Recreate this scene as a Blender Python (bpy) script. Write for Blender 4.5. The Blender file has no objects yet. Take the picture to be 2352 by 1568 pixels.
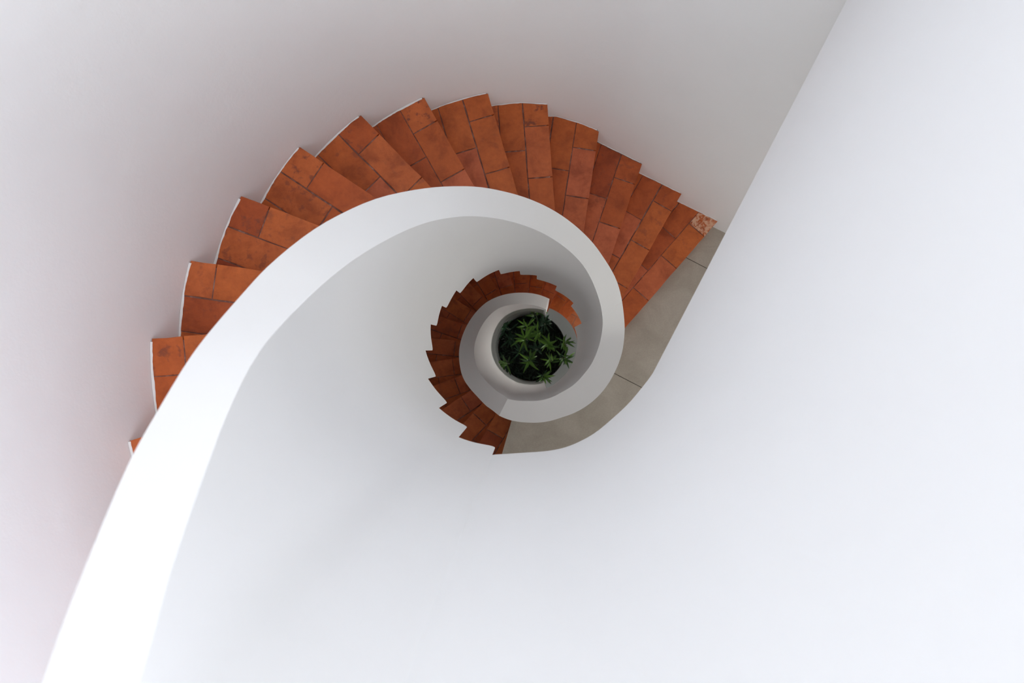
import bpy, bmesh, math, random
from mathutils import Vector
from mathutils.geometry import delaunay_2d_cdt

# ------------------------------------------------------------------ basics
SC = bpy.context.scene
COL = SC.collection
W, H = 2352, 1568
F = 1400.0                      # focal length in pixels of the 2352-wide frame
NX, NY = 1225.0, 800.0          # where the plumb line under the lens falls
GROUND = 7.37                   # ground floor, metres under the lens
ZC = GROUND                     # lens height above the ground floor
RISE = 0.1769
R_WALL = 1.405
PI = math.pi


def rel(p):
    return (p[0] - NX, p[1] - NY)


def ang(v):                     # clockwise from image-left, degrees
    return math.degrees(math.atan2(-v[1], -v[0]))


def plan(th, r):                # plan coordinates (x right, y toward picture top)
    t = math.radians(th)
    return Vector((-r * math.cos(t), r * math.sin(t)))


def pplan(p, d):                # picture point at depth d -> plan coordinates
    v = rel(p)
    return Vector((v[0] * d / F, -v[1] * d / F))


def w3(p, d):
    return Vector((p[0], p[1], ZC - d))


def lerp(a, b, t):
    return a + (b - a) * t


class Table:                    # 1-degree lookup, PCHIP-free: linear then gaussian smoothing
    def __init__(self, pts, sigma=4.0):
        pts = sorted(pts)
        self.lo, self.hi = int(math.floor(pts[0][0])) - 30, int(math.ceil(pts[-1][0])) + 30
        raw = []
        for t in range(self.lo, self.hi + 1):
            if t <= pts[0][0]:
                a, b = pts[0], pts[1]
            elif t >= pts[-1][0]:
                a, b = pts[-2], pts[-1]
            else:
                for i in range(len(pts) - 1):
                    if pts[i][0] <= t <= pts[i + 1][0]:
                        a, b = pts[i], pts[i + 1]
                        break
            raw.append(lerp(a[1], b[1], (t - a[0]) / max(1e-9, (b[0] - a[0]))))
        n = int(3 * sigma)
        if n:
            ker = [math.exp(-0.5 * (i / sigma) ** 2) for i in range(-n, n + 1)]
            out = []
            for i in range(len(raw)):
                s = wgt = 0
                m = min(n, i, len(raw) - 1 - i)
                for j in range(-m, m + 1):
                    s += raw[i + j] * ker[j + n]
                    wgt += ker[j + n]
                out.append(s / wgt)
            raw = out
        self.v = raw

    def __call__(self, t):
        x = min(max(t - self.lo, 0), len(self.v) - 1.001)
        i = int(x)
        return lerp(self.v[i], self.v[i + 1], x - i)


# ------------------------------------------------------------------ materials
def new_mat(name):
    m = bpy.data.materials.new(name)
    m.use_nodes = True
    nt = m.node_tree
    nt.nodes.clear()
    out = nt.nodes.new('ShaderNodeOutputMaterial')
    bs = nt.nodes.new('ShaderNodeBsdfPrincipled')
    nt.links.new(bs.outputs[0], out.inputs[0])
    return m, nt, bs


def N(nt, kind, **kw):
    n = nt.nodes.new(kind)
    for k, v in kw.items():
        setattr(n, k, v)
    return n


def noise(nt, scale, detail=4.0, rough=0.55, vec=None, dist=0.0):
    n = N(nt, 'ShaderNodeTexNoise')
    n.inputs['Scale'].default_value = scale
    n.inputs['Detail'].default_value = detail
    n.inputs['Roughness'].default_value = rough
    n.inputs['Distortion'].default_value = dist
    if vec is None:
        vec = N(nt, 'ShaderNodeTexCoord').outputs['Object']
    nt.links.new(vec, n.inputs['Vector'])
    return n


def ramp(nt, src, stops, interp='LINEAR'):
    r = N(nt, 'ShaderNodeValToRGB')
    r.color_ramp.interpolation = interp
    e = r.color_ramp.elements
    while len(e) < len(stops):
        e.new(0.5)
    for el, (p, c) in zip(e, stops):
        el.position = p
        el.color = c if len(c) == 4 else (*c, 1)
    nt.links.new(src, r.inputs[0])
    return r


def mix(nt, fac, a, b, blend='MIX'):
    m = N(nt, 'ShaderNodeMix', data_type='RGBA', blend_type=blend)
    for sock, val in ((m.inputs[0], fac), (m.inputs[6], a), (m.inputs[7], b)):
        if hasattr(val, 'is_linked') or hasattr(val, 'links'):
            nt.links.new(val, sock)
        elif isinstance(val, (int, float)):
            sock.default_value = val
        else:
            sock.default_value = (*val, 1) if len(val) == 3 else val
    return m.outputs[2]


def bump(nt, bs, src, strength, dist=0.01):
    b = N(nt, 'ShaderNodeBump')
    b.inputs['Strength'].default_value = strength
    b.inputs['Distance'].default_value = dist
    nt.links.new(src, b.inputs['Height'])
    nt.links.new(b.outputs[0], bs.inputs['Normal'])


def plaster(name, col, bumpiness=0.12):
    m, nt, bs = new_mat(name)
    n1 = noise(nt, 3.0, 3)
    c = ramp(nt, n1.outputs[0], [(0.3, tuple(x * 0.985 for x in col)), (0.7, col)])
    nt.links.new(c.outputs[0], bs.inputs['Base Color'])
    bs.inputs['Roughness'].default_value = 0.75
    bs.inputs['Specular IOR Level'].default_value = 0.25
    n2 = noise(nt, 7.0, 5, 0.6)
    bump(nt, bs, n2.outputs[0], bumpiness, 0.02)
    return m


M_WALL = plaster('white_wall_plaster', (0.86, 0.875, 0.895), 0.16)
M_PARAPET = plaster('white_parapet_plaster', (0.765, 0.765, 0.77), 0.05)
M_KERB = plaster('grey_kerb_paint', (0.36, 0.385, 0.385), 0.05)


def mat_tile():
    m, nt, bs = new_mat('terracotta_tile')
    at = N(nt, 'ShaderNodeAttribute', attribute_name='tile')
    sep = N(nt, 'ShaderNodeSeparateColor')
    nt.links.new(at.outputs['Color'], sep.inputs[0])
    tone = ramp(nt, sep.outputs[0], [(0.0, (0.310, 0.058, 0.019)), (0.35, (0.430, 0.092, 0.024)),
                                     (0.65, (0.485, 0.118, 0.027)), (1.0, (0.510, 0.128, 0.060))])
    big = noise(nt, 9.0, 5, 0.6, dist=0.4)
    blot = ramp(nt, big.outputs[0], [(0.34, (0.62, 0.55, 0.52)), (0.48, (0.92, 0.90, 0.88)), (0.66, (1.10, 1.12, 1.12))])
    c = mix(nt, 0.8, tone.outputs[0], blot.outputs[0], 'MULTIPLY')
    fine = noise(nt, 46.0, 6, 0.7)
    fr = ramp(nt, fine.outputs[0], [(0.33, (0.80, 0.78, 0.78)), (0.62, (1.05, 1.05, 1.05))])
    c = mix(nt, 0.55, c, fr.outputs[0], 'MULTIPLY')
    # darker worn patches, more on some tiles than on others
    spots = noise(nt, 24.0, 4, 0.55)
    sp = ramp(nt, spots.outputs[0], [(0.56, (0, 0, 0)), (0.66, (1, 1, 1))])
    mul = N(nt, 'ShaderNodeMath', operation='MULTIPLY')
    nt.links.new(sp.outputs[0], mul.inputs[0])
    nt.links.new(sep.outputs[1], mul.inputs[1])
    c = mix(nt, mul.outputs[0], c, (0.155, 0.045, 0.028))
    # chalky bloom (the pale weathered tile)
    chalk = noise(nt, 30.0, 6, 0.72, dist=0.8)
    ck = ramp(nt, chalk.outputs[0], [(0.42, (0, 0, 0)), (0.54, (1, 1, 1))])
    mul2 = N(nt, 'ShaderNodeMath', operation='MULTIPLY')
    nt.links.new(ck.outputs[0], mul2.inputs[0])
    nt.links.new(sep.outputs[2], mul2.inputs[1])
    c = mix(nt, mul2.outputs[0], c, (0.62, 0.36, 0.235))
    nt.links.new(c, bs.inputs['Base Color'])
    bs.inputs['Roughness'].default_value = 0.55
    bs.inputs['Specular IOR Level'].default_value = 0.3
    bump(nt, bs, fine.outputs[0], 0.25, 0.004)
    return m


def mat_grout():
    m, nt, bs = new_mat('tile_grout')
    n = noise(nt, 30.0, 4)
    c = ramp(nt, n.outputs[0], [(0.34, (0.115, 0.042, 0.030)), (0.55, (0.185, 0.080, 0.062)), (0.80, (0.36, 0.22, 0.18))])
    nt.links.new(c.outputs[0], bs.inputs['Base Color'])
    bs.inputs['Roughness'].default_value = 0.9
    return m


def mat_concrete():
    m, nt, bs = new_mat('grey_stone_tile')
    n1 = noise(nt, 5.0, 5, 0.6, dist=0.6)
    c1 = ramp(nt, n1.outputs[0], [(0.3, (0.335, 0.296, 0.248)), (0.7, (0.425, 0.383, 0.328))])
    n2 = noise(nt, 90.0, 4, 0.7)
    c2 = ramp(nt, n2.outputs[0], [(0.35, (0.9, 0.9, 0.9)), (0.65, (1.06, 1.06, 1.06))])
    c = mix(nt, 0.6, c1.outputs[0], c2.outputs[0], 'MULTIPLY')
    nt.links.new(c, bs.inputs['Base Color'])
    bs.inputs['Roughness'].default_value = 0.6
    bump(nt, bs, n2.outputs[0], 0.1, 0.003)
    return m


def simple(name, col, rough=0.6, metal=0.0, var=0.25, scale=20):
    m, nt, bs = new_mat(name)
    n = noise(nt, scale, 4)
    c = ramp(nt, n.outputs[0], [(0.3, tuple(x * (1 - var) for x in col)), (0.7, tuple(min(1, x * (1 + var)) for x in col))])
    nt.links.new(c.outputs[0], bs.inputs['Base Color'])
    bs.inputs['Roughness'].default_value = rough
    bs.inputs['Metallic'].default_value = metal
    return m


def mat_leaf(name, col_a, col_b):
    m, nt, bs = new_mat(name)
    at = N(nt, 'ShaderNodeAttribute', attribute_name='tile')
    sep = N(nt, 'ShaderNodeSeparateColor')
    nt.links.new(at.outputs['Color'], sep.inputs[0])
    c = ramp(nt, sep.outputs[0], [(0.0, col_a), (1.0, col_b)])
    nt.links.new(c.outputs[0], bs.inputs['Base Color'])
    bs.inputs['Roughness'].default_value = 0.42
    bs.inputs['Specular IOR Level'].default_value = 0.45
    return m


def mat_liner():
    m, nt, bs = new_mat('ribbed_steel')
    tc = N(nt, 'ShaderNodeTexCoord')
    mp = N(nt, 'ShaderNodeMapping')
    mp.inputs['Scale'].default_value = (0.35, 0.35, 14.0)
    nt.links.new(tc.outputs['Object'], mp.inputs[0])
    n = noise(nt, 3.0, 5, 0.6, vec=mp.outputs[0])
    c = ramp(nt, n.outputs[0], [(0.38, (0.22, 0.22, 0.22)), (0.62, (0.80, 0.80, 0.79))])
    nt.links.new(c.outputs[0], bs.inputs['Base Color'])
    bs.inputs['Roughness'].default_value = 0.28
    bs.inputs['Metallic'].default_value = 0.45
    bump(nt, bs, n.outputs[0], 0.5, 0.01)
    return m


M_TILE, M_GROUT, M_STONE = mat_tile(), mat_grout(), mat_concrete()
M_JOINT = simple('stone_joint', (0.16, 0.14, 0.12), 0.9)
M_LINER = mat_liner()
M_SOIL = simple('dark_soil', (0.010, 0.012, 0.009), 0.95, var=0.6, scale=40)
M_STEM = simple('plant_stem', (0.045, 0.055, 0.025), 0.8)
M_LEAF = mat_leaf('green_leaf', (0.010, 0.042, 0.013), (0.165, 0.360, 0.035))
M_LEAF_SHADED = mat_leaf('shaded_green_leaf', (0.012, 0.045, 0.020), (0.035, 0.120, 0.040))  # darker leaf copy for shaded plants, the shade put into its colour
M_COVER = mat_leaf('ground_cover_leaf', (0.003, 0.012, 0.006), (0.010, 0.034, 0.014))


# ------------------------------------------------------------------ objects
def link(name, bm, mats, parent=None, smooth_angle=None):
    me = bpy.data.meshes.new(name)
    bmesh.ops.recalc_face_normals(bm, faces=bm.faces) if smooth_angle is not None else None
    bm.to_mesh(me)
    bm.free()
    for m in (mats if isinstance(mats, (list, tuple)) else [mats]):
        me.materials.append(m)
    o = bpy.data.objects.new(name, me)
    COL.objects.link(o)
    if parent is not None:
        o.parent = parent
    if smooth_angle is not None:
        me.polygons.foreach_set('use_smooth', [True] * len(me.polygons))
        me.set_sharp_from_angle(angle=math.radians(smooth_angle))
    return o


def thing(name, label, cat, group=None):
    o = bpy.data.objects.new(name, None)
    o.empty_display_size = 0.2
    COL.objects.link(o)
    o['label'], o['category'] = label, cat
    if group:
        o['group'] = group
    return o


def structure(o, label, cat):
    o['kind'], o['label'], o['category'] = 'structure', label, cat
    return o


def prism(bm, poly, d0, d1, mat=0, side=None, bottom=None):
    """poly: plan points, top at depth d0, bottom at depth d1."""
    area = sum(poly[i][0] * poly[(i + 1) % len(poly)][1] - poly[(i + 1) % len(poly)][0] * poly[i][1] for i in range(len(poly)))
    if area < 0:
        poly = poly[::-1]
    t = [bm.verts.new(w3(p, d0)) for p in poly]
    b = [bm.verts.new(w3(p, d1)) for p in poly]
    f = bm.faces.new(t)
    f.material_index = mat
    out = [f]
    n = len(poly)
    for i in range(n):
        g = bm.faces.new((t[i], b[i], b[(i + 1) % n], t[(i + 1) % n]))
        g.material_index = mat if side is None else side
        out.append(g)
    g = bm.faces.new(b[::-1])
    g.material_index = mat if bottom is None else bottom
    out.append(g)
    return out


def clip(poly, p, n):
    """keep the part of poly with (q-p).n <= 0"""
    out = []
    for i in range(len(poly)):
        a, b = poly[i], poly[(i + 1) % len(poly)]
        da, db = (a - p).dot(n), (b - p).dot(n)
        if da <= 0:
            out.append(a)
        if (da < 0 < db) or (db < 0 < da):
            out.append(a.lerp(b, da / (da - db)))
    return out


def dedupe(poly, eps=1e-4):
    out = []
    for p in poly:
        if not out or (p - out[-1]).length > eps:
            out.append(p)
    if len(out) > 1 and (out[0] - out[-1]).length < eps:
        out.pop()
    return out


def poly_area(poly):
    return abs(sum(poly[i][0] * poly[(i + 1) % len(poly)][1] - poly[(i + 1) % len(poly)][0] * poly[i][1] for i in range(len(poly)))) / 2


# ------------------------------------------------------------------ the room outline (plan)
K0, KSTEP = -12.9, 13.2


def nose_depth(k):
    return 2.06 + RISE * k


ROOM = [plan(t, R_WALL) for t in range(-75, 88, 3)]
ROOM += [Vector((0.14, 1.392)), Vector((0.27, 1.356)), Vector((0.394, 1.306)), Vector((0.684, 1.163)),
         Vector((0.976, 1.019)), Vector((1.29, 0.866)), Vector((2.62, 0.215)), Vector((1.52, -2.03)), Vector((-0.10, -1.52))]


def offset_room(o):
    n = len(ROOM)
    out = []
    for i in range(n):
        a, b, c = ROOM[i - 1], ROOM[i], ROOM[(i + 1) % n]
        e1, e2 = (b - a).normalized(), (c - b).normalized()
        n1, n2 = Vector((-e1[1], e1[0])), Vector((-e2[1], e2[0]))
        m = (n1 + n2).normalized()
        out.append(b + m * (o / max(0.3, m.dot(n1))))
    return out


def room_clip(poly, o=0.0):
    r = offset_room(o)
    for i in range(len(r)):
        a, b = r[i], r[(i + 1) % len(r)]
        e = (b - a).normalized()
        poly = clip(poly, a, Vector((-e[1], e[0])))
        if len(poly) < 3:
            return []
    return poly


# the outer wall
bm = bmesh.new()
TOPD = -1.35
inner, outer = offset_room(0.0), offset_room(0.20)
rings = []
for pts, d in ((inner, TOPD), (inner, GROUND), (outer, GROUND), (outer, TOPD)):
    rings.append([bm.verts.new(w3(p, d)) for p in pts])
n = len(inner)
# unseen openings added to let light in: upper storey, landing, low on ground floor
def edge_at(x, y):
    return next(i for i, p in enumerate(ROOM) if (p - Vector((x, y))).length < 1e-6)


LIGHT_OPENINGS = [(edge_at(2.62, 0.215), -1.20, 0.60), (edge_at(2.62, 0.215), 2.30, 3.85), (edge_at(1.29, 0.866), 6.15, 7.25)]
for r in range(4):
    a, b = rings[r], rings[(r + 1) % 4]
    for i in range(n):
        if r in (0, 2) and any(w_[0] == i for w_ in LIGHT_OPENINGS):
            continue
        bm.faces.new((a[i], a[(i + 1) % n], b[(i + 1) % n], b[i]))
for i in sorted(set(w_[0] for w_ in LIGHT_OPENINGS)):
    wa, wb, va, vb = inner[i], inner[(i + 1) % n], outer[i], outer[(i + 1) % n]
    levels = [TOPD] + [d for w_ in LIGHT_OPENINGS if w_[0] == i for d in w_[1:]] + [GROUND]
    for q in range(0, len(levels), 2):
        d0, d1 = levels[q], levels[q + 1]
        for pa, pb in ((wa, wb), (va, vb)):
            bm.faces.new([bm.verts.new(w3(p, d)) for p, d in ((pa, d0), (pb, d0), (pb, d1), (pa, d1))])
        for d in (d0, d1):
            if TOPD < d < GROUND:
                bm.faces.new([bm.verts.new(w3(p, d)) for p in (wa, wb, vb, va)])
bmesh.ops.remove_doubles(bm, verts=bm.verts, dist=1e-5)
structure(link('wall_stairwell', bm, M_WALL, smooth_angle=20),
          'tall white plaster wall curving around the outside of the stairs', 'wall')

# ------------------------------------------------------------------ the parapet
D_TOP = Table([(-80, 0.30), (-52, 0.31), (-44, 0.36), (-33, 0.50), (0, 1.02), (12, 1.25), (35, 1.62), (50, 1.85), (64.5, 2.05),
               (81, 2.30), (102, 2.57), (121, 2.80), (138, 3.05), (159, 3.30), (170, 3.36), (200, 3.36), (320, 3.36)], 3.5)


def d_top2(t):
    return 3.36 + max(0.0, t - 297.0) * 0.0134


def from_px(pts, dfun, lo=None):
    out = []
    for p in pts:
        v = rel(p)
        t = ang(v)
        if lo is not None:
            while t < lo:
                t += 360
        out.append((t, math.hypot(*v) * dfun(t) / F))
    return out


inner_px = [(332, 1568), (400, 1290), (480, 1060), (530, 930), (600, 800), (700, 690), (780, 620), (880, 555), (980, 510), (1080, 496),
            (1180, 510), (1280, 555), (1340, 610), (1370, 670), (1385, 740)]
inner_px2 = [(1385, 740), (1370, 810), (1340, 860), (1290, 900), (1210, 920), (1171, 917)]
outer_px = [(100, 1568), (180, 1340), (300, 1050), (365, 940), (475, 770), (600, 625), (735, 517), (865, 455), (980, 432), (1060, 428),
            (1090, 428), (1190, 448), (1275, 485), (1340, 535), (1385, 590), (1415, 640), (1430, 700), (1435, 750)]
outer_px2 = [(1435, 750), (1410, 858), (1350, 930), (1290, 958), (1212, 970), (1170, 964), (1140, 951)]
r_in_pts = [(-80, 0.300), (-62, 0.330), (-48, 0.365)] + from_px(inner_px, D_TOP, -90) + from_px(inner_px2[1:], D_TOP, 100)
r_out_pts = [(-80, 0.410), (-62, 0.425), (-48, 0.450)] + from_px(outer_px, D_TOP, -90) + from_px(outer_px2[1:], D_TOP, 100)
R_IN = Table(r_in_pts, 3.0)
R_OUT = Table(r_out_pts, 2.2)
R_OUT2 = Table([(288, .411), (300, .418), (319, .441), (338, .490), (358, .510), (368, .513), (379, .514), (391, .516), (405, .519), (419, .507),
                (429, .498), (439, .490), (450, .487), (468, .483)], 3.0)
R_IN2 = Table([(280, .288), (297, .308), (319, .338), (338, .380), (358, .408), (379, .416), (400, .424), (410, .424), (421, .407), (437, .390),
               (450, .384), (468, .380)], 4.0)

# underside steps of the upper flight: jump angle, picture radius just before and just after the jump
JUMPS = [(-68.9, 253, 246), (-49.9, 258, 240), (-32.2, 251, 237), (-16.0, 248, 234.5), (-1.1, 247, 230.5), (13.2, 241, 229), (25, 233.5, 217.7),
         (37, 221, 209), (49.5, 213, 200), (66.3, 196, 186.6), (80, 182, 169), (92.8, 167, 159), (110.6, 151.5, 143), (131.6, 138, 131), (152.6, 125.5, 106)]
BLOCK_D = [1.68, 1.83, 2.08, 2.31, 2.517, 2.71, 2.887, 3.045, 3.21, 3.41, 3.61, 3.79, 3.99, 4.255, 4.536, 4.70]
LAND_LOW = [(152.6, 106 * 4.70 / F), (165, .349), (172, .343), (180, .334), (200, .322), (211, .317), (227, .315), (252, .323), (262, .322), (300, .33)]
R_LOW_LAND = Table(LAND_LOW, 3.0)
SOIL_D = 7.02


def soil_r(t):                  # planted bed: a circle slightly off the plumb line
    c = Vector((-0.020, 0.005))
    u = plan(t, 1.0)
    b = u.dot(c)
    return b + math.sqrt(max(0, b * b - c.dot(c) + 0.387 ** 2))


def ring_strip(name, cols, mat, parent, caps=True, angle=32):
    """cols: list of closed cross-sections (lists of 3-D points with equal length) along the wall."""
    bm = bmesh.new()
    rows = [[bm.verts.new(p) for p in c] for c in cols]
    m = len(rows[0])
    for a, b in zip(rows, rows[1:]):
        for i in range(m):
            j = (i + 1) % m
            bm.faces.new((a[i], a[j], b[j], b[i]))
    if caps:
        bm.faces.new(rows[0])
        bm.faces.new(rows[-1][::-1])
    bmesh.ops.remove_doubles(bm, verts=bm.verts, dist=2e-5)
    bmesh.ops.dissolve_degenerate(bm, dist=1e-5, edges=bm.edges)
    return link(name, bm, mat, parent, smooth_angle=angle)


parapet = thing('spiral_parapet', 'white plaster parapet winding down around the open stairwell', 'parapet')


def section(t, rt, ro, dt, rl, dl, ro_l=None, d_ol=None, nd=3):
    """closed section: inner face top->bottom, underside, outer face bottom->top"""
    ro_l = ro if ro_l is None else ro_l
    d_ol = dl if d_ol is None else d_ol
    pts = []
    for i in range(nd + 1):
        s = i / nd
        pts.append(w3(plan(t, lerp(rt, rl, s)), lerp(dt, dl, s)))
    pts.append(w3(plan(t, ro_l), d_ol))
    pts.append(w3(plan(t, ro), dt))
    return pts


# flight wall: upper flight
R_LOW = Table([(JUMPS[0][0] - 12, 0.305)] + [(JUMPS[i][0], 0.5 * (JUMPS[i][1] * BLOCK_D[i] + JUMPS[i][2] * BLOCK_D[i + 1]) / F) for i in range(len(JUMPS) - 1)]
              + [(152.6, 0.404), (160, 0.398)], 4.0)
cols = []
RB = 0.030
for b in range(1, len(BLOCK_D) - 1):
    t0, t1 = JUMPS[b - 1][0], JUMPS[b][0]
    d = BLOCK_D[b]
    r0 = R_LOW(t0)
    arc = math.degrees(RB / r0)
    samples = []
    for q in range(0, 5):
        a = q / 4 * PI / 2
        samples.append((t0 + arc * (1 - math.cos(a)), d - RB * (1 - math.sin(a))))
    m = max(3, int((t1 - t0 - arc) / 2.5))
    for q in range(1, m + 1):
        samples.append((lerp(t0 + arc, t1, q / m), d))
    for t, dd in samples:
        dt = D_TOP(t)
        ref = nose_depth((t - K0) / KSTEP) + 0.42
        rad = lambda z: lerp(R_IN(t), R_LOW(t), (z - dt) / (ref - dt))
        base = ref - 0.44
        prev = max(base + 0.01, BLOCK_D[b - 1])
        zs = [lerp(dt, base, q / 3) for q in range(4)] + [prev]
        ro = max(R_OUT(t), rad(dd) + 0.09)
        cols.append([w3(plan(t, rad(z)), z) for z in zs] + [w3(plan(t, rad(dd)), dd), w3(plan(t, ro), dd), w3(plan(t, R_OUT(t)), dt)])
ring_strip('flight_wall', cols, M_PARAPET, parapet)

# landing wall (runs on level from the flight, then stands over the solid base of the lower flight)
T_BASE = 252.0
cols = []
t = JUMPS[-1][0] + 0.02
ts = [t + i * (T_BASE - t) / 40 for i in range(41)]
for t in ts:
    cols.append(section(t, R_IN(t), R_OUT(t), D_TOP(t), R_LOW_LAND(t), 4.70, max(R_OUT(t), R_LOW_LAND(t) + .09)))
for i in range(0, 19):
    t = T_BASE + 0.02 + i * (297.0 - T_BASE) / 18
    cols.append(section(t, R_IN(t), R_OUT(t), D_TOP(t), soil_r(t), SOIL_D + 0.1, soil_r(t) + 0.11, GROUND - 0.001, nd=3))
ring_strip('landing_wall', cols, M_PARAPET, parapet)

# lower flight wall, down to its square end above the planter
T_END = 468.0
cols = []
for i in range(0, 73):
    t = 297.0 + i * (T_END - 297.0) / 72
    bl = min(1.0, (t - 297.0) / 12.0)
    ri = lerp(R_IN(297.0), R_IN2(t), bl) if bl < 1 else R_IN2(t)
    ro = lerp(R_OUT(297.0), R_OUT2(t), bl) if bl < 1 else R_OUT2(t)
    cols.append(section(t, ri, ro, d_top2(t), soil_r(t), SOIL_D + 0.1, max(ro, soil_r(t) + .09), GROUND - 0.001, nd=3))
# the square end leans a little, its foot further along than its top
foot = section(T_END + 2.4, ri, ro, d_top2(T_END), soil_r(T_END + 2.4), SOIL_D + 0.1, max(ro, soil_r(T_END) + .09), GROUND - 0.001, nd=3)
head = cols[-1]
zt, zb = head[0].z, ZC - GROUND
cols.append([Vector((*h.lerp(f, min(1, (zt - f.z) / (zt - (ZC - 6.85)))).xy, f.z)) for h, f in zip(section(T_END, ri, ro, d_top2(T_END), soil_r(T_END), SOIL_D + 0.1, max(ro, soil_r(T_END) + .09), GROUND - 0.001, nd=3), foot)])
ring_strip('flight_wall', cols, M_PARAPET, parapet)

# guard of the top landing: straight from the outer wall, then curving round the well
guard_px = [(1500, 855.7), (1473.6, 891), (1440.5, 929.5), (1399, 967.6), (1366, 994), (1332.7, 1013), (1299.5, 1026.5), (1266, 1034),
            (1232, 1037.5), (1200, 1038.6), (1166, 1038.2), (1133.5, 1036.2)]
D_SLAB = 1.68
a0, a1 = pplan((1945, 0), D_SLAB), pplan((1500, 855.7), D_SLAB)
e = (a0 - a1).normalized()
path = [a1 + e * s for s in (1.55, 1.2, 0.9, 0.6, 0.35, 0.15)]
while path and not len(room_clip([path[0], path[0] + Vector((1e-3, 0)), path[0] + Vector((0, 1e-3))], -0.065)) >= 3:
    path[0] = path[0] - e * 0.01
path = [p for i, p in enumerate(path) if i == 0 or (p - a1).dot(e) < (path[0] - a1).dot(e) - 0.02]
raw = [pplan(p, D_SLAB) for p in guard_px]
dense = []
for i in range(len(raw) - 1):          # Catmull-Rom
    p0, p1, p2, p3 = raw[max(0, i - 1)], raw[i], raw[i + 1], raw[min(len(raw) - 1, i + 2)]
    if i == 0:
        p0 = p1 + e * (p2 - p1).length
    for q in range(4):
        s = q / 4
        dense.append(0.5 * ((2 * p1) + (p2 - p0) * s + (2 * p0 - 5 * p1 + 4 * p2 - p3) * s * s + (3 * p1 - p0 - 3 * p2 + p3) * s ** 3))
dense.append(raw[-1])
t_link = JUMPS[0][0]
p_link = plan(t_link, R_LOW(t_link))
shift = p_link - dense[-1]
for i in range(1, 13):
    dense[-i] = dense[-i] + shift * (1 - (i - 1) / 12) ** 2
GUARD = path + dense
cols = []
for i, p in enumerate(GUARD):
    a, b = GUARD[max(0, i - 1)], GUARD[min(len(GUARD) - 1, i + 1)]
    tg = (b - a).normalized()
    nn = Vector((-tg[1], tg[0]))
    if nn.dot(p - Vector((0, 0.2))) < 0:
        nn = -nn
    if i == len(GUARD) - 1:
        nn = p.normalized()
    q = p + nn * 0.11
    top = p
    if i > len(GUARD) - 16:            # ease into the flight wall, whose top leans in a little
        s = (i - (len(GUARD) - 16)) / 15
        top = p + (plan(t_link, R_IN(t_link)) - GUARD[-1]) * s * s
    cols.append([w3(top.lerp(p, k / 3), lerp(0.30, D_SLAB, k / 3)) for k in range(4)] + [w3(q, D_SLAB), w3(top + nn * 0.11, 0.30)])
ring_strip('guard_wall', cols, M_PARAPET, parapet)


# ------------------------------------------------------------------ landings and ground floor
def slab(name, poly, d0, d1, mats, label, cat):
    bm = bmesh.new()
    poly = dedupe(poly, 0.004)
    if sum(poly[i - 1][0] * poly[i][1] - poly[i][0] * poly[i - 1][1] for i in range(len(poly))) < 0:
        poly = poly[::-1]
    co, _, tris = delaunay_2d_cdt(poly, [], [list(range(len(poly)))], 1, 1e-5)[:3]
    t = [bm.verts.new(w3(p, d0)) for p in co]
    b = [bm.verts.new(w3(p, d1)) for p in co]
    for f in tris:
        bm.faces.new([t[i] for i in f])
        bm.faces.new([b[i] for i in f[::-1]])
    for ed in [ed for ed in bm.edges if len(ed.link_faces) == 1 and ed.verts[0].co.z > ZC - d0 - 1e-4]:
        i, j = t.index(ed.verts[0]), t.index(ed.verts[1])
        bm.faces.new((t[i], t[j], b[j], b[i]))
    bmesh.ops.recalc_face_normals(bm, faces=bm.faces)
    return structure(link(name, bm, mats), label, cat)


def room_arc(p_from, p_to):
    """walk the room outline (index order) from the vertex after p_from to the vertex before p_to, both on the outline"""
    def where(p):
        best = None
        for i in range(len(ROOM)):
            a, b = ROOM[i], ROOM[(i + 1) % len(ROOM)]
            s = max(0, min(1, (p - a).dot(b - a) / (b - a).length_squared))
            dd = (a.lerp(b, s) - p).length
            if best is None or dd < best[0]:
                best = (dd, i, a.lerp(b, s))
        return best
    _, i0, q0 = where(p_from)
    _, i1, q1 = where(p_to)
    out = [q0]
    i = i0
    while i != i1:
        i = (i + 1) % len(ROOM)
        out.append(ROOM[i])
    out.append(q1)
    return dedupe(out)


def hit_room(p, dvec):
    best = None
    for i in range(len(ROOM)):
        a, b = ROOM[i], ROOM[(i + 1) % len(ROOM)]
        ex = b - a
        den = dvec[0] * ex[1] - dvec[1] * ex[0]
        if abs(den) < 1e-9:
            continue
        s = ((a[0] - p[0]) * ex[1] - (a[1] - p[1]) * ex[0]) / den
        u = ((a[0] - p[0]) * dvec[1] - (a[1] - p[1]) * dvec[0]) / den
        if s > 0 and 0 <= u <= 1 and (best is None or s < best):
            best = s
    return p + dvec * best


# middle landing: large grey stone tiles, joints square to the straight wall
D_LAND = 4.36
le_in, le_out = pplan((1175, 965), D_LAND), pplan((1155, 1035), D_LAND)
edge_dir = (le_out - le_in).normalized()
edge_wall = hit_room(le_out, edge_dir)
inner_arc = [plan(t, R_OUT(t) - 0.05) for t in range(118, 286, 4)]
edge_start = le_in - edge_dir * 0.06
w_start = hit_room(inner_arc[0], inner_arc[0].normalized())
land_poly = inner_arc + [edge_start, edge_wall] + []
far = room_arc(w_start, edge_wall)
land_poly = inner_arc + [edge_start] + far[::-1]
bm = bmesh.new()
prism(bm, land_poly, D_LAND + 0.012, 4.70, 0)
wall_u = Vector((0.8886, -0.4587)).normalized()
wall_n = Vector((wall_u[1], -wall_u[0]))          # away from the straight wall
if wall_n[1] > 0:
    wall_n = -wall_n
jA = pplan((1601, 604.5), D_LAND).dot(wall_n)
jB = pplan((1441.5, 873), D_LAND).dot(wall_n)
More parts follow.
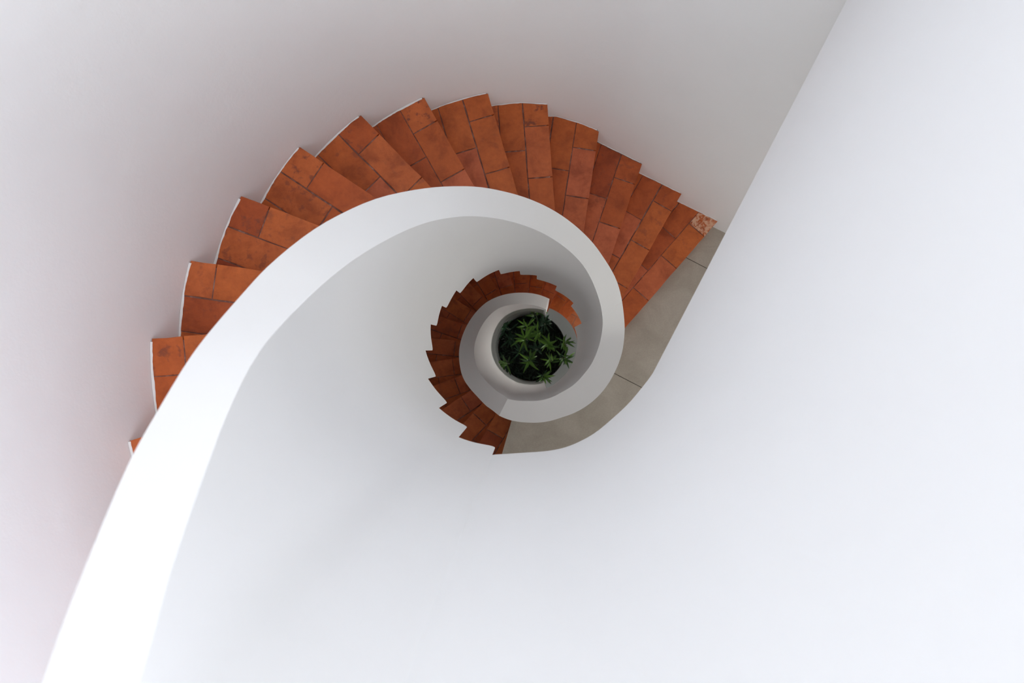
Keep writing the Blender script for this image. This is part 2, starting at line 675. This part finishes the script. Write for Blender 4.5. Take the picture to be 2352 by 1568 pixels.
jpos = [jA, jB, jB + (jB - jA), jB + 2 * (jB - jA)]
lo_n = -3.0
bands = [lo_n] + jpos + [4.0]
# joint across the tiles: one faint line, well behind the parapet
jc = pplan((1500, 960), D_LAND).dot(wall_u)


def clip_concave(bm2, n_, v0, v1):
    bmesh.ops.bisect_plane(bm2, geom=bm2.verts[:] + bm2.edges[:] + bm2.faces[:], plane_co=(n_[0] * v0, n_[1] * v0, 0), plane_no=(n_[0], n_[1], 0), clear_inner=True)
    bmesh.ops.bisect_plane(bm2, geom=bm2.verts[:] + bm2.edges[:] + bm2.faces[:], plane_co=(n_[0] * v1, n_[1] * v1, 0), plane_no=(n_[0], n_[1], 0), clear_outer=True)


land = link('floor_landing', bm, [M_JOINT, M_PARAPET])
structure(land, 'grey stone tiled landing at the foot of the upper steps', 'landing')
# the stone tiles of that landing (one surface pattern, one child mesh)
bm = bmesh.new()
for i in range(len(bands) - 1):
    for c0, c1 in ((-5, jc + 0.2), (jc + 0.2, 5)):
        b2 = bmesh.new()
        vs = [b2.verts.new(w3(p, D_LAND)) for p in land_poly]
        b2.faces.new(vs)
        bmesh.ops.triangulate(b2, faces=b2.faces[:])
        clip_concave(b2, wall_n, bands[i] + 0.0022, bands[i + 1] - 0.0022)
        if b2.faces:
            clip_concave(b2, wall_u, c0 + 0.001, c1 - 0.001)
        if b2.faces:
            geom = bmesh.ops.extrude_face_region(b2, geom=b2.faces[:])
            for v in [g for g in geom['geom'] if isinstance(g, bmesh.types.BMVert)]:
                v.co.z -= 0.013
            tmp = bpy.data.meshes.new('tmp')
            b2.to_mesh(tmp)
            bm.from_mesh(tmp)
            bpy.data.meshes.remove(tmp)
        b2.free()
bmesh.ops.recalc_face_normals(bm, faces=bm.faces)
link('surface', bm, M_STONE, land)

# top landing, behind the guard wall
nose_m4 = plan(K0 - 4 * KSTEP, R_WALL)
g_out = []
for i, p in enumerate(GUARD[:-2]):
    a, b = GUARD[max(0, i - 1)], GUARD[min(len(GUARD) - 1, i + 1)]
    tg = (b - a).normalized()
    nn = Vector((-tg[1], tg[0]))
    if nn.dot(p - Vector((0, 0.2))) < 0:
        nn = -nn
    g_out.append(p + nn * 0.05)
far = room_arc(hit_room(g_out[0] - e * 0.3, e), nose_m4)
top_poly = [p for p in g_out if (far[0] - p).dot(e) > 0.03] + far[::-1]
slab('floor_upper', top_poly, 1.352, D_SLAB, M_STONE, 'grey stone landing behind the white guard wall', 'landing')

# ground floor: terracotta tiles
bm = bmesh.new()
prism(bm, offset_room(0.19), GROUND, GROUND + 0.2)


def mat_ground():
    m, nt, bs = new_mat('terracotta_floor')
    tc = N(nt, 'ShaderNodeTexCoord')
    mp = N(nt, 'ShaderNodeMapping')
    mp.inputs['Rotation'].default_value = (0, 0, math.radians(27))
    nt.links.new(tc.outputs['Object'], mp.inputs[0])
    br = N(nt, 'ShaderNodeTexBrick')
    br.inputs['Scale'].default_value = 1.0
    br.inputs['Brick Width'].default_value = 0.29
    br.inputs['Row Height'].default_value = 0.145
    br.inputs['Mortar Size'].default_value = 0.003
    br.inputs['Color1'].default_value = (0.44, 0.13, 0.045, 1)
    br.inputs['Color2'].default_value = (0.36, 0.09, 0.035, 1)
    br.inputs['Mortar'].default_value = (0.16, 0.09, 0.075, 1)
    nt.links.new(mp.outputs[0], br.inputs['Vector'])
    nz = noise(nt, 9, 5)
    bl = ramp(nt, nz.outputs[0], [(0.35, (0.75, 0.7, 0.68)), (0.6, (1.05, 1.04, 1.02))])
    c = mix(nt, 0.8, br.outputs[0], bl.outputs[0], 'MULTIPLY')
    nt.links.new(c, bs.inputs['Base Color'])
    bs.inputs['Roughness'].default_value = 0.55
    return m


structure(link('floor', bm, mat_ground()), 'terracotta tiled ground floor glimpsed beside the planter kerb', 'floor')


# ------------------------------------------------------------------ the steps
NOSE = {}      # k -> (outer point in plan, direction inward)


def nose_from_px(k, p, dv):
    NOSE[k] = (pplan(p, nose_depth(k)), Vector((dv[0], -dv[1])).normalized())


for k in range(-5, 1):
    th = K0 + KSTEP * k
    O = plan(th, R_WALL)
    t_ = math.radians(th)
    tgt = Vector((math.sin(t_), math.cos(t_))) * 0.15
    NOSE[k] = (O, (tgt - O).normalized())
nose_from_px(0, (298, 1012), (120, -36))
nose_from_px(1, (340, 778), (125, -10))
nose_from_px(2, (427, 597), (183, 25))
nose_from_px(3, (548, 448), (185, 69))
nose_from_px(4, (682, 333), (183, 122))
nose_from_px(5, (825, 261), (167, 169))
nose_from_px(6, (973, 222), (117, 206))
nose_from_px(7, (1120, 212), (70, 235))
nose_from_px(8, (1257, 237), (18, 248))
nose_from_px(9, (1376, 299), (-36, 236))
nose_from_px(10, (1475, 375), (-78, 234))
nose_from_px(11, (1566, 444), (-137, 241))
nose_from_px(12, (1647, 510), (-210, 242))


def line_at_radius(O, v, r):
    """first point along the line (from outside) whose distance from the plumb line is r, else the closest point"""
    b = O.dot(v)
    c = O.dot(O) - r * r
    disc = b * b - c
    if disc < 0:
        return O + v * (-b)
    return O + v * (-b - math.sqrt(disc))


def add_tile(bm, lay, poly, d, tone, thick, mi):
    poly = dedupe(poly, 0.002)
    if len(poly) < 3 or poly_area(poly) < 0.0004:
        return
    c = sum(poly, Vector((0, 0))) / len(poly)
    area = sum(poly[i][0] * poly[(i + 1) % len(poly)][1] - poly[(i + 1) % len(poly)][0] * poly[i][1] for i in range(len(poly)))
    if area < 0:
        poly = poly[::-1]
    ch = 0.0015
    top = [bm.verts.new(w3(p - (p - c).normalized() * ch, d)) for p in poly]
    mid = [bm.verts.new(w3(p, d + ch)) for p in poly]
    bot = [bm.verts.new(w3(p, d + thick)) for p in poly]
    n = len(poly)
    fs = [bm.faces.new(top)]
    for a, b in ((top, mid), (mid, bot)):
        for i in range(n):
            fs.append(bm.faces.new((a[i], b[i], b[(i + 1) % n], a[(i + 1) % n])))
    for f in fs:
        f.material_index = mi
        for lp in f.loops:
            lp[lay] = (*tone, 1)


def ragged(poly, rnd, amp, gap):
    """pull a tile's outline in by half the joint, with slightly uneven hand-cut edges"""
    out = []
    c = sum(poly, Vector((0, 0))) / len(poly)
    n = len(poly)
    for i in range(n):
        a, b = poly[i], poly[(i + 1) % n]
        L = (b - a).length
        m = max(1, int(L / 0.05))
        en = (b - a).normalized() if L > 1e-6 else Vector((1, 0))
        nn = Vector((-en[1], en[0]))
        if nn.dot(c - a) < 0:
            nn = -nn
        for q in range(m):
            out.append(a.lerp(b, q / m) + (nn * rnd.uniform(-0.3, 1.0) * amp if q else Vector((0, 0))))
    return out


def make_step(parent, nose, nose_up, d, r_embed_f, seed, first_up_shift=0.03, chalk=False, deep=0.27, label=None):
    rnd = random.Random(seed)
    O, v = nose
    O2, v2 = nose_up
    fwd = Vector((v[1], -v[0]))
    if fwd.dot(O - O2) < 0:
        fwd = -fwd
    fwd2 = Vector((v2[1], -v2[0]))
    if fwd2.dot(O - O2) < 0:
        fwd2 = -fwd2
    Ob = O2 - fwd2 * first_up_shift
    big = 3.0
    poly = [O - v * big, O + v * big, O + v * big - fwd * big, O - v * big - fwd * big]
    poly = clip(poly, Ob, -fwd2)
    # inner end sits inside the parapet
    t_mid = ang((O[0], -O[1]))
    ia = line_at_radius(O, v, r_embed_f(O))
    ib = line_at_radius(Ob, v2, r_embed_f(Ob))
    ch = (ib - ia)
    cn = Vector((ch[1], -ch[0])).normalized()
    if cn.dot(O - ia) > 0:
        cn = -cn
    poly = clip(poly, ia, cn)
    full = room_clip(poly, -0.004)
    if len(full) < 3:
        return None
    full = dedupe(full, 0.001)
    bm = bmesh.new()
    lay = bm.loops.layers.float_color.new('tile')
    # body: riser set back under the nosing, white plaster below
    body = clip(full, O - fwd * 0.014, fwd)
    prism(bm, body, d + 0.0018, d + deep, 1, side=0, bottom=2)
    for f in bm.faces:
        for lp in f.loops:
            lp[lay] = (0.3, 0.3, 0, 1)
    # tiles in rows parallel to the nosing
    row = 0.141
    visible = room_clip(poly, -0.004)
    j = rnd.uniform(-0.012, 0.012)
    for rix in range(0, 6):
        b0, b1 = rix * row + (0 if rix == 0 else rnd.uniform(-.002, .002)), (rix + 1) * row
        cuts = [-0.6]
        c = (0.130 if rix % 2 == 0 else 0.272) + j + rnd.uniform(-0.006, 0.006)
        if rix == 2:
            c = 0.20 + rnd.uniform(-0.08, 0.08)
        while c < 1.6:
            cuts.append(c)
            c += 0.290 + rnd.uniform(-0.006, 0.006)
        for a0_, a1_ in zip(cuts, cuts[1:]):
            g = 0.0022
            q = visible
            q = clip(q, O - fwd * (b0 + (g if rix else 0)), fwd)
            if len(q) >= 3:
                q = clip(q, O - fwd * (b1 - g), -fwd)
            if len(q) >= 3:
                q = clip(q, O + v * (a0_ + g), -v)
            if len(q) >= 3:
                q = clip(q, O + v * (a1_ - g), v)
            if len(q) < 3 or poly_area(q) < 0.0006:
                continue
            outerone = a0_ < 0
            tone = rnd.gauss(0.55 if outerone else 0.62, 0.22)
            tone = min(0.92, max(0, tone))
            if outerone:
                tone = min(tone, 0.72)
            wear = max(0, rnd.gauss(0.22, 0.3)) if outerone else max(0, rnd.gauss(0.02, 0.2))
            ck = 0.0
            if chalk and rix == 0 and outerone:
                ck, wear, tone = 1.0, 0.5, 0.45
            add_tile(bm, lay, ragged(dedupe(q, 0.001), rnd, 0.0022, 0), d, (tone, min(0.85, wear), ck), 0.03 if rix == 0 else 0.012, 0)
    # uneven smear of wall plaster where the tiles meet the wall
    edge = []
    for i in range(len(ROOM)):
        a, b = ROOM[i], ROOM[(i + 1) % len(ROOM)]
        m = max(1, int((b - a).length / 0.012))
        for q in range(m):
            p = a.lerp(b, q / m)
            if (p - O).dot(fwd) < -0.001 and (p - Ob).dot(fwd2) > -0.02 and (p - O).length < 0.8:
                tg = (b - a).normalized()
                edge.append((p, Vector((tg[1], -tg[0]))))
    strip = []
    wlo, whi = (0.0006, 0.0060) if seed < 107 else (0.0002, 0.0022)
    wv = rnd.uniform(wlo, whi)
    for p, nn in edge:
        wv = min(whi, max(wlo, wv + rnd.uniform(-.0016, .0016)))
        strip.append((bm.verts.new(w3(p + nn * 0.001, d - 0.004)), bm.verts.new(w3(p + nn * (wv + 0.004), d - 0.0008))))
    for a, b in zip(strip, strip[1:]):
        f = bm.faces.new((a[0], a[1], b[1], b[0]))
        f.material_index = 2
    return link('step', bm, [M_TILE, M_GROUT, M_PARAPET], parent)


upper = thing('spiral_staircase', 'bright orange terracotta steps curving along the outer wall to the grey landing', 'staircase', 'terracotta stair flights')
emb = lambda O: 0.47
for k in range(-3, 13):
    t_in = K0 + KSTEP * k
    make_step(upper, NOSE[k], NOSE[k - 1], nose_depth(k), (lambda O: R_OUT(min(150, t_in + 8)) - 0.035), 100 + k, chalk=(k == 12))

lower = thing('spiral_staircase', 'shadowed dark brown terracotta steps winding around the planted well below', 'staircase', 'terracotta stair flights')
TH2 = -73.3
NOSE2 = {0: (edge_wall, -edge_dir)}
for j in range(1, 17):
    th = TH2 + KSTEP * j
    v = -plan(th, 1.0)
    NOSE2[j] = (hit_room(Vector((0, 0)), -v), v)
for j in range(1, 17):
    tt = TH2 + KSTEP * j + 360
    make_step(lower, NOSE2[j], NOSE2[j - 1], D_LAND + RISE * j, (lambda O: R_OUT2(min(468, max(290, tt))) - 0.04), 300 + j, 0.03 if j > 1 else 0.05,
              deep=min(0.27, GROUND - (D_LAND + RISE * j) - 0.002))

# ------------------------------------------------------------------ the planter
planter = thing('planter', 'round built-in planter with grey kerb at the bottom of the well', 'planter')
cols = []
for i in range(0, 49):
    t = T_END + 2.2 + i * (252.0 + 360.0 - T_END - 2.5) / 48
    ro = lerp(0.486, 0.503, min(1, (t - T_END) / 50.0))
    cols.append([w3(plan(t, soil_r(t) - 0.004), 6.85), w3(plan(t, soil_r(t)), GROUND - 0.002), w3(plan(t, ro), GROUND - 0.002), w3(plan(t, ro), 6.85)])
ring_strip('kerb', cols, M_KERB, planter, angle=30)
cols = []
for i in range(0, 73):
    t = 253.0 + i * (466.0 - 253.0) / 72
    sec = []
    for q in range(0, 13):
        d = lerp(5.86, SOIL_D + 0.03, q / 12)
        if t < 297:
            rt, dt = R_IN(t), D_TOP(t)
        else:
            bl = min(1.0, (t - 297.0) / 12.0)
            rt, dt = lerp(R_IN(297.0), R_IN2(t), bl), d_top2(t)
        rr = lerp(rt, soil_r(t), (d - dt) / (SOIL_D + 0.1 - dt))
        sec.append(w3(plan(t, rr - 0.004 - 0.0025 * math.sin(q * PI / 2.0) ** 2), d))
    back = [Vector((p.x * 1.02, p.y * 1.02, p.z)) for p in sec[::-1]]
    cols.append(sec + back)
ring_strip('liner', cols, M_LINER, planter, angle=60)

bm = bmesh.new()
soil_pts = [plan(t, soil_r(t) - 0.012) for t in range(0, 360, 6)]
rs = []
for q in range(1, 7):
    rr = []
    for p in soil_pts:
        z = SOIL_D - 0.05 * (1 - (q / 6) ** 2) + random.Random(int(p[0] * 1e4) + q).uniform(-.008, .008)
        rr.append(bm.verts.new(w3(p * (q / 6), z)))
    rs.append(rr)
cv = bm.verts.new(w3(Vector((0, 0)), SOIL_D - 0.05))
n = len(soil_pts)
for i in range(n):
    bm.faces.new((cv, rs[0][(i + 1) % n], rs[0][i]))
    for a, b in zip(rs, rs[1:]):
        bm.faces.new((a[i], a[(i + 1) % n], b[(i + 1) % n], b[i]))
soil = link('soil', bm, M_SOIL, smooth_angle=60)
soil['kind'], soil['label'], soil['category'] = 'stuff', 'dark soil filling the round planter', 'soil'


# ------------------------------------------------------------------ plants
def leaf(bm, lay, base, az, el, L, wid, droop, tone, rnd, seg=5):
    """one lance-shaped leaf with a folded midrib"""
    dirh = Vector((math.cos(az), math.sin(az), 0))
    side = Vector((-math.sin(az), math.cos(az), 0))
    p = Vector(base)
    e_ = el
    rows = []
    for i in range(seg + 1):
        s = i / seg
        hw = wid * (math.sin(PI * min(1, s * 0.80 + 0.12)) ** 1.3) * 0.5 if i < seg else 0.0006
        d = dirh * math.cos(e_) + Vector((0, 0, math.sin(e_)))
        up = -dirh * math.sin(e_) + Vector((0, 0, math.cos(e_)))
        rows.append((bm.verts.new(p - side * hw + up * hw * 0.35), bm.verts.new(p), bm.verts.new(p + side * hw + up * hw * 0.35)))
        p = p + d * (L / seg)
        e_ -= droop / seg
        side = (side + Vector((rnd.uniform(-.05, .05), rnd.uniform(-.05, .05), 0))).normalized()
    for a, b in zip(rows, rows[1:]):
        for i in range(2):
            f = bm.faces.new((a[i], a[i + 1], b[i + 1], b[i]))
            f.smooth = True
            for lp in f.loops:
                lp[lay] = (tone, tone, tone, 1)


def shoot(bm, lay, top, n, L, rnd, tone, az0=None, spread=2 * PI, flat=0.45):
    for i in range(n):
        az = rnd.uniform(0, 2 * PI) if az0 is None else az0 + spread * ((i + 0.5) / n - 0.5) + rnd.uniform(-.15, .15)
        s = rnd.random()                       # young leaves at the tip stand up, older ones spread
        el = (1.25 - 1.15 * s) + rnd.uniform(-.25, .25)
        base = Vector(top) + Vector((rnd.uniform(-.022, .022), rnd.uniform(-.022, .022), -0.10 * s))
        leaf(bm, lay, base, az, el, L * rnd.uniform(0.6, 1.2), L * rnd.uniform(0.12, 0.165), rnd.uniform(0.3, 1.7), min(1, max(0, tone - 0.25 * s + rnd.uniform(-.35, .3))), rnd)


def stem(bm, a, b, r):
    a, b = Vector(a), Vector(b)
    ax = (b - a).normalized()
    s1 = ax.orthogonal().normalized()
    s2 = ax.cross(s1)
    rows = []
    bend = Vector((0.02, -0.015, 0))
    for i in range(5):
        s = i / 4
        p = a.lerp(b, s) + bend * math.sin(PI * s)
        rr = r * (1 - 0.4 * s)
        rows.append([bm.verts.new(p + (s1 * math.cos(q * PI / 3) + s2 * math.sin(q * PI / 3)) * rr) for q in range(6)])
    for x, y in zip(rows, rows[1:]):
        for i in range(6):
            bm.faces.new((x[i], x[(i + 1) % 6], y[(i + 1) % 6], y[i]))
    bm.faces.new(rows[-1])


# picture position of the crown, depth, leaves, leaf length, tone, shaded leaf copy?, main lean (deg, None = all round), label
PLANTS = [
    ((1206, 777), 6.28, 15, 0.150, 0.80, 0, None, 'largest bright green leafy plant near the centre of the planter'),
    ((1238, 764), 6.32, 8, 0.150, 0.72, 0, None, 'bright leafy plant just right of the largest central one'),
    ((1209, 752), 6.36, 7, 0.125, 0.75, 0, 90, 'small plant with upright bright leaves above the central one'),
    ((1259, 790), 6.38, 11, 0.140, 0.62, 0, None, 'mid green leafy plant between the centre and the right kerb'),
    ((1230, 722), 6.42, 9, 0.125, 0.55, 0, 80, 'leafy plant at the planter rim below the parapet end'),
    ((1160, 751), 6.50, 10, 0.140, 0.55, 1, 140, 'dark leafy plant against the upper left of the planter liner'),
    ((1297, 787), 6.46, 9, 0.115, 0.50, 0, 0, 'leafy plant reaching over the grey kerb at mid height'),
    ((1296, 821), 6.46, 9, 0.125, 0.66, 0, -20, 'leafy plant spilling over the grey kerb toward its lower end'),
    ((1161, 835), 6.44, 9, 0.150, 0.42, 0, 200, 'leafy plant at the lower left steel liner'),
    ((1217, 829), 6.42, 11, 0.140, 0.62, 0, None, 'green leafy plant below the central one'),
    ((1249, 866), 6.46, 10, 0.120, 0.40, 0, -50, 'leafy plant hanging past the lower end of the kerb'),
    ((1265, 829), 6.50, 10, 0.120, 0.50, 0, None, 'green leafy plant between the lower and kerb-side plants'),
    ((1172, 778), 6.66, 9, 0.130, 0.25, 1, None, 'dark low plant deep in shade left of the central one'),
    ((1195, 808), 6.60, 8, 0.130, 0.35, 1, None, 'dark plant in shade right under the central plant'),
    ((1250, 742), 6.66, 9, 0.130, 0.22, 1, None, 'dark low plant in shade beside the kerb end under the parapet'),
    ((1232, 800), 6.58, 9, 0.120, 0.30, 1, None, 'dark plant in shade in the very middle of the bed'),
]
for i, (p, d, n, L, tone, dark, lean, label) in enumerate(PLANTS):
    rnd = random.Random(900 + i * 7)
    root = thing('leafy_plant', label, 'plant', 'leafy plants in the round planter')
    top = w3(pplan(p, d), d)
    bp = pplan(p, d)
    if bp.length > 0.33:
        bp = bp * (0.33 / bp.length)
    foot = w3(bp * 0.92, SOIL_D - 0.03)
    root.location = foot
    bm = bmesh.new()
    stem(bm, Vector((0, 0, 0)), top - foot, 0.008)
    link('stem', bm, M_STEM, root, smooth_angle=60)
    bm = bmesh.new()
    lay = bm.loops.layers.float_color.new('tile')
    if lean is None:
        shoot(bm, lay, top - foot, int(n * 1.5), L, rnd, tone)
    else:
        shoot(bm, lay, top - foot, int(n * 1.4), L * 1.05, rnd, tone, math.radians(lean), 3.8)
    # leaves lower on the stem, their shade put into a darker tone
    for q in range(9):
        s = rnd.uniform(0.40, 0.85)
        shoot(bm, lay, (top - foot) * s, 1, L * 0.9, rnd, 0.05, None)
    link('foliage', bm, M_LEAF_SHADED if dark else M_LEAF, root)

# low ground cover hiding the soil
bm = bmesh.new()
lay = bm.loops.layers.float_color.new('tile')
rnd = random.Random(5)
for i in range(900):
    t, r = rnd.uniform(0, 360), 0.365 * math.sqrt(rnd.random())
    if r > soil_r(t) - 0.03:
        continue
    p = w3(plan(t, r), SOIL_D - 0.03 + rnd.uniform(-.02, .03))
    leaf(bm, lay, p, rnd.uniform(0, 2 * PI), rnd.uniform(0.2, 1.3), rnd.uniform(0.03, 0.07), rnd.uniform(0.008, 0.014), rnd.uniform(0, 1), rnd.random(), rnd, seg=3)
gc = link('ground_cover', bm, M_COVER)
gc['kind'], gc['label'], gc['category'] = 'stuff', 'dark green low leaves covering the planter soil', 'ground cover'

# ------------------------------------------------------------------ camera
cam = bpy.data.cameras.new('camera')
cam.sensor_fit = 'HORIZONTAL'
cam.sensor_width = 36.0
cam.lens = 36.0 * F / W
cam.shift_x = -(NX - W / 2) / W
cam.shift_y = (NY - H / 2) / W
cam.clip_start = 0.02
cam.dof.use_dof = True
cam.dof.focus_distance = 3.0
cam.dof.aperture_fstop = 4.0
co = bpy.data.objects.new('camera', cam)
co.location = (0, 0, ZC)
COL.objects.link(co)
SC.camera = co

# ------------------------------------------------------------------ light: daylight from above, plus added side fill
wd = bpy.data.worlds.new('daylight')
SC.world = wd
wd.use_nodes = True
wnt = wd.node_tree
bg = wnt.nodes['Background']
SKY_ZENITH = (2.06, 2.05, 1.95)
SKY_HORIZON = (2.07, 2.06, 1.99)
wtc = wnt.nodes.new('ShaderNodeTexCoord')
wsep = wnt.nodes.new('ShaderNodeSeparateXYZ')
wnt.links.new(wtc.outputs['Generated'], wsep.inputs[0])
wmix = wnt.nodes.new('ShaderNodeMix')
wmix.data_type = 'RGBA'
wnt.links.new(wsep.outputs['Z'], wmix.inputs[0])
wmix.inputs[6].default_value = (*SKY_HORIZON, 1)
wmix.inputs[7].default_value = (*SKY_ZENITH, 1)
wnt.links.new(wmix.outputs[2], bg.inputs[0])
bg.inputs[1].default_value = 1.0

FILL_POWER = ((60.0, (0.71, 0.78, 1.0)), (0.0, (1, 1, 1)), (24.0, (0.97, 1.0, 0.93)))
for (i, d0, d1), (power, tint) in zip(LIGHT_OPENINGS, FILL_POWER):
    if power <= 0:
        continue
    wa, wb, va, vb = inner[i], inner[(i + 1) % len(inner)], outer[i], outer[(i + 1) % len(outer)]
    la = bpy.data.lights.new('added_side_fill', 'AREA')  # unseen fill lamp added in the opening to brighten the stairwell
    la.shape = 'RECTANGLE'
    la.size, la.size_y = (wb - wa).length, d1 - d0
    la.energy = power
    la.color = tint
    lo = bpy.data.objects.new('added_side_fill', la)
    mid = (wa + wb + va + vb) / 4
    lo.location = w3(mid, (d0 + d1) / 2)
    u = (wb - wa).normalized()
    inward = Vector((u[1], -u[0], 0))
    if inward.dot(Vector((mid[0], mid[1], 0))) > 0:
        inward = -inward
    lo.rotation_euler = inward.to_track_quat('-Z', 'Y').to_euler()
    COL.objects.link(lo)

vs = SC.view_settings
vs.view_transform = 'Standard'
vs.look = 'None'
vs.gamma = 1.0
vs.use_curve_mapping = False
vs.exposure = 0.0
SC.cycles.use_denoising = True
SC.cycles.max_bounces = 8
SC.cycles.diffuse_bounces = 7
SC.cycles.use_adaptive_sampling = True
SC.cycles.adaptive_threshold = 0.08
SC.cycles.adaptive_min_samples = 24
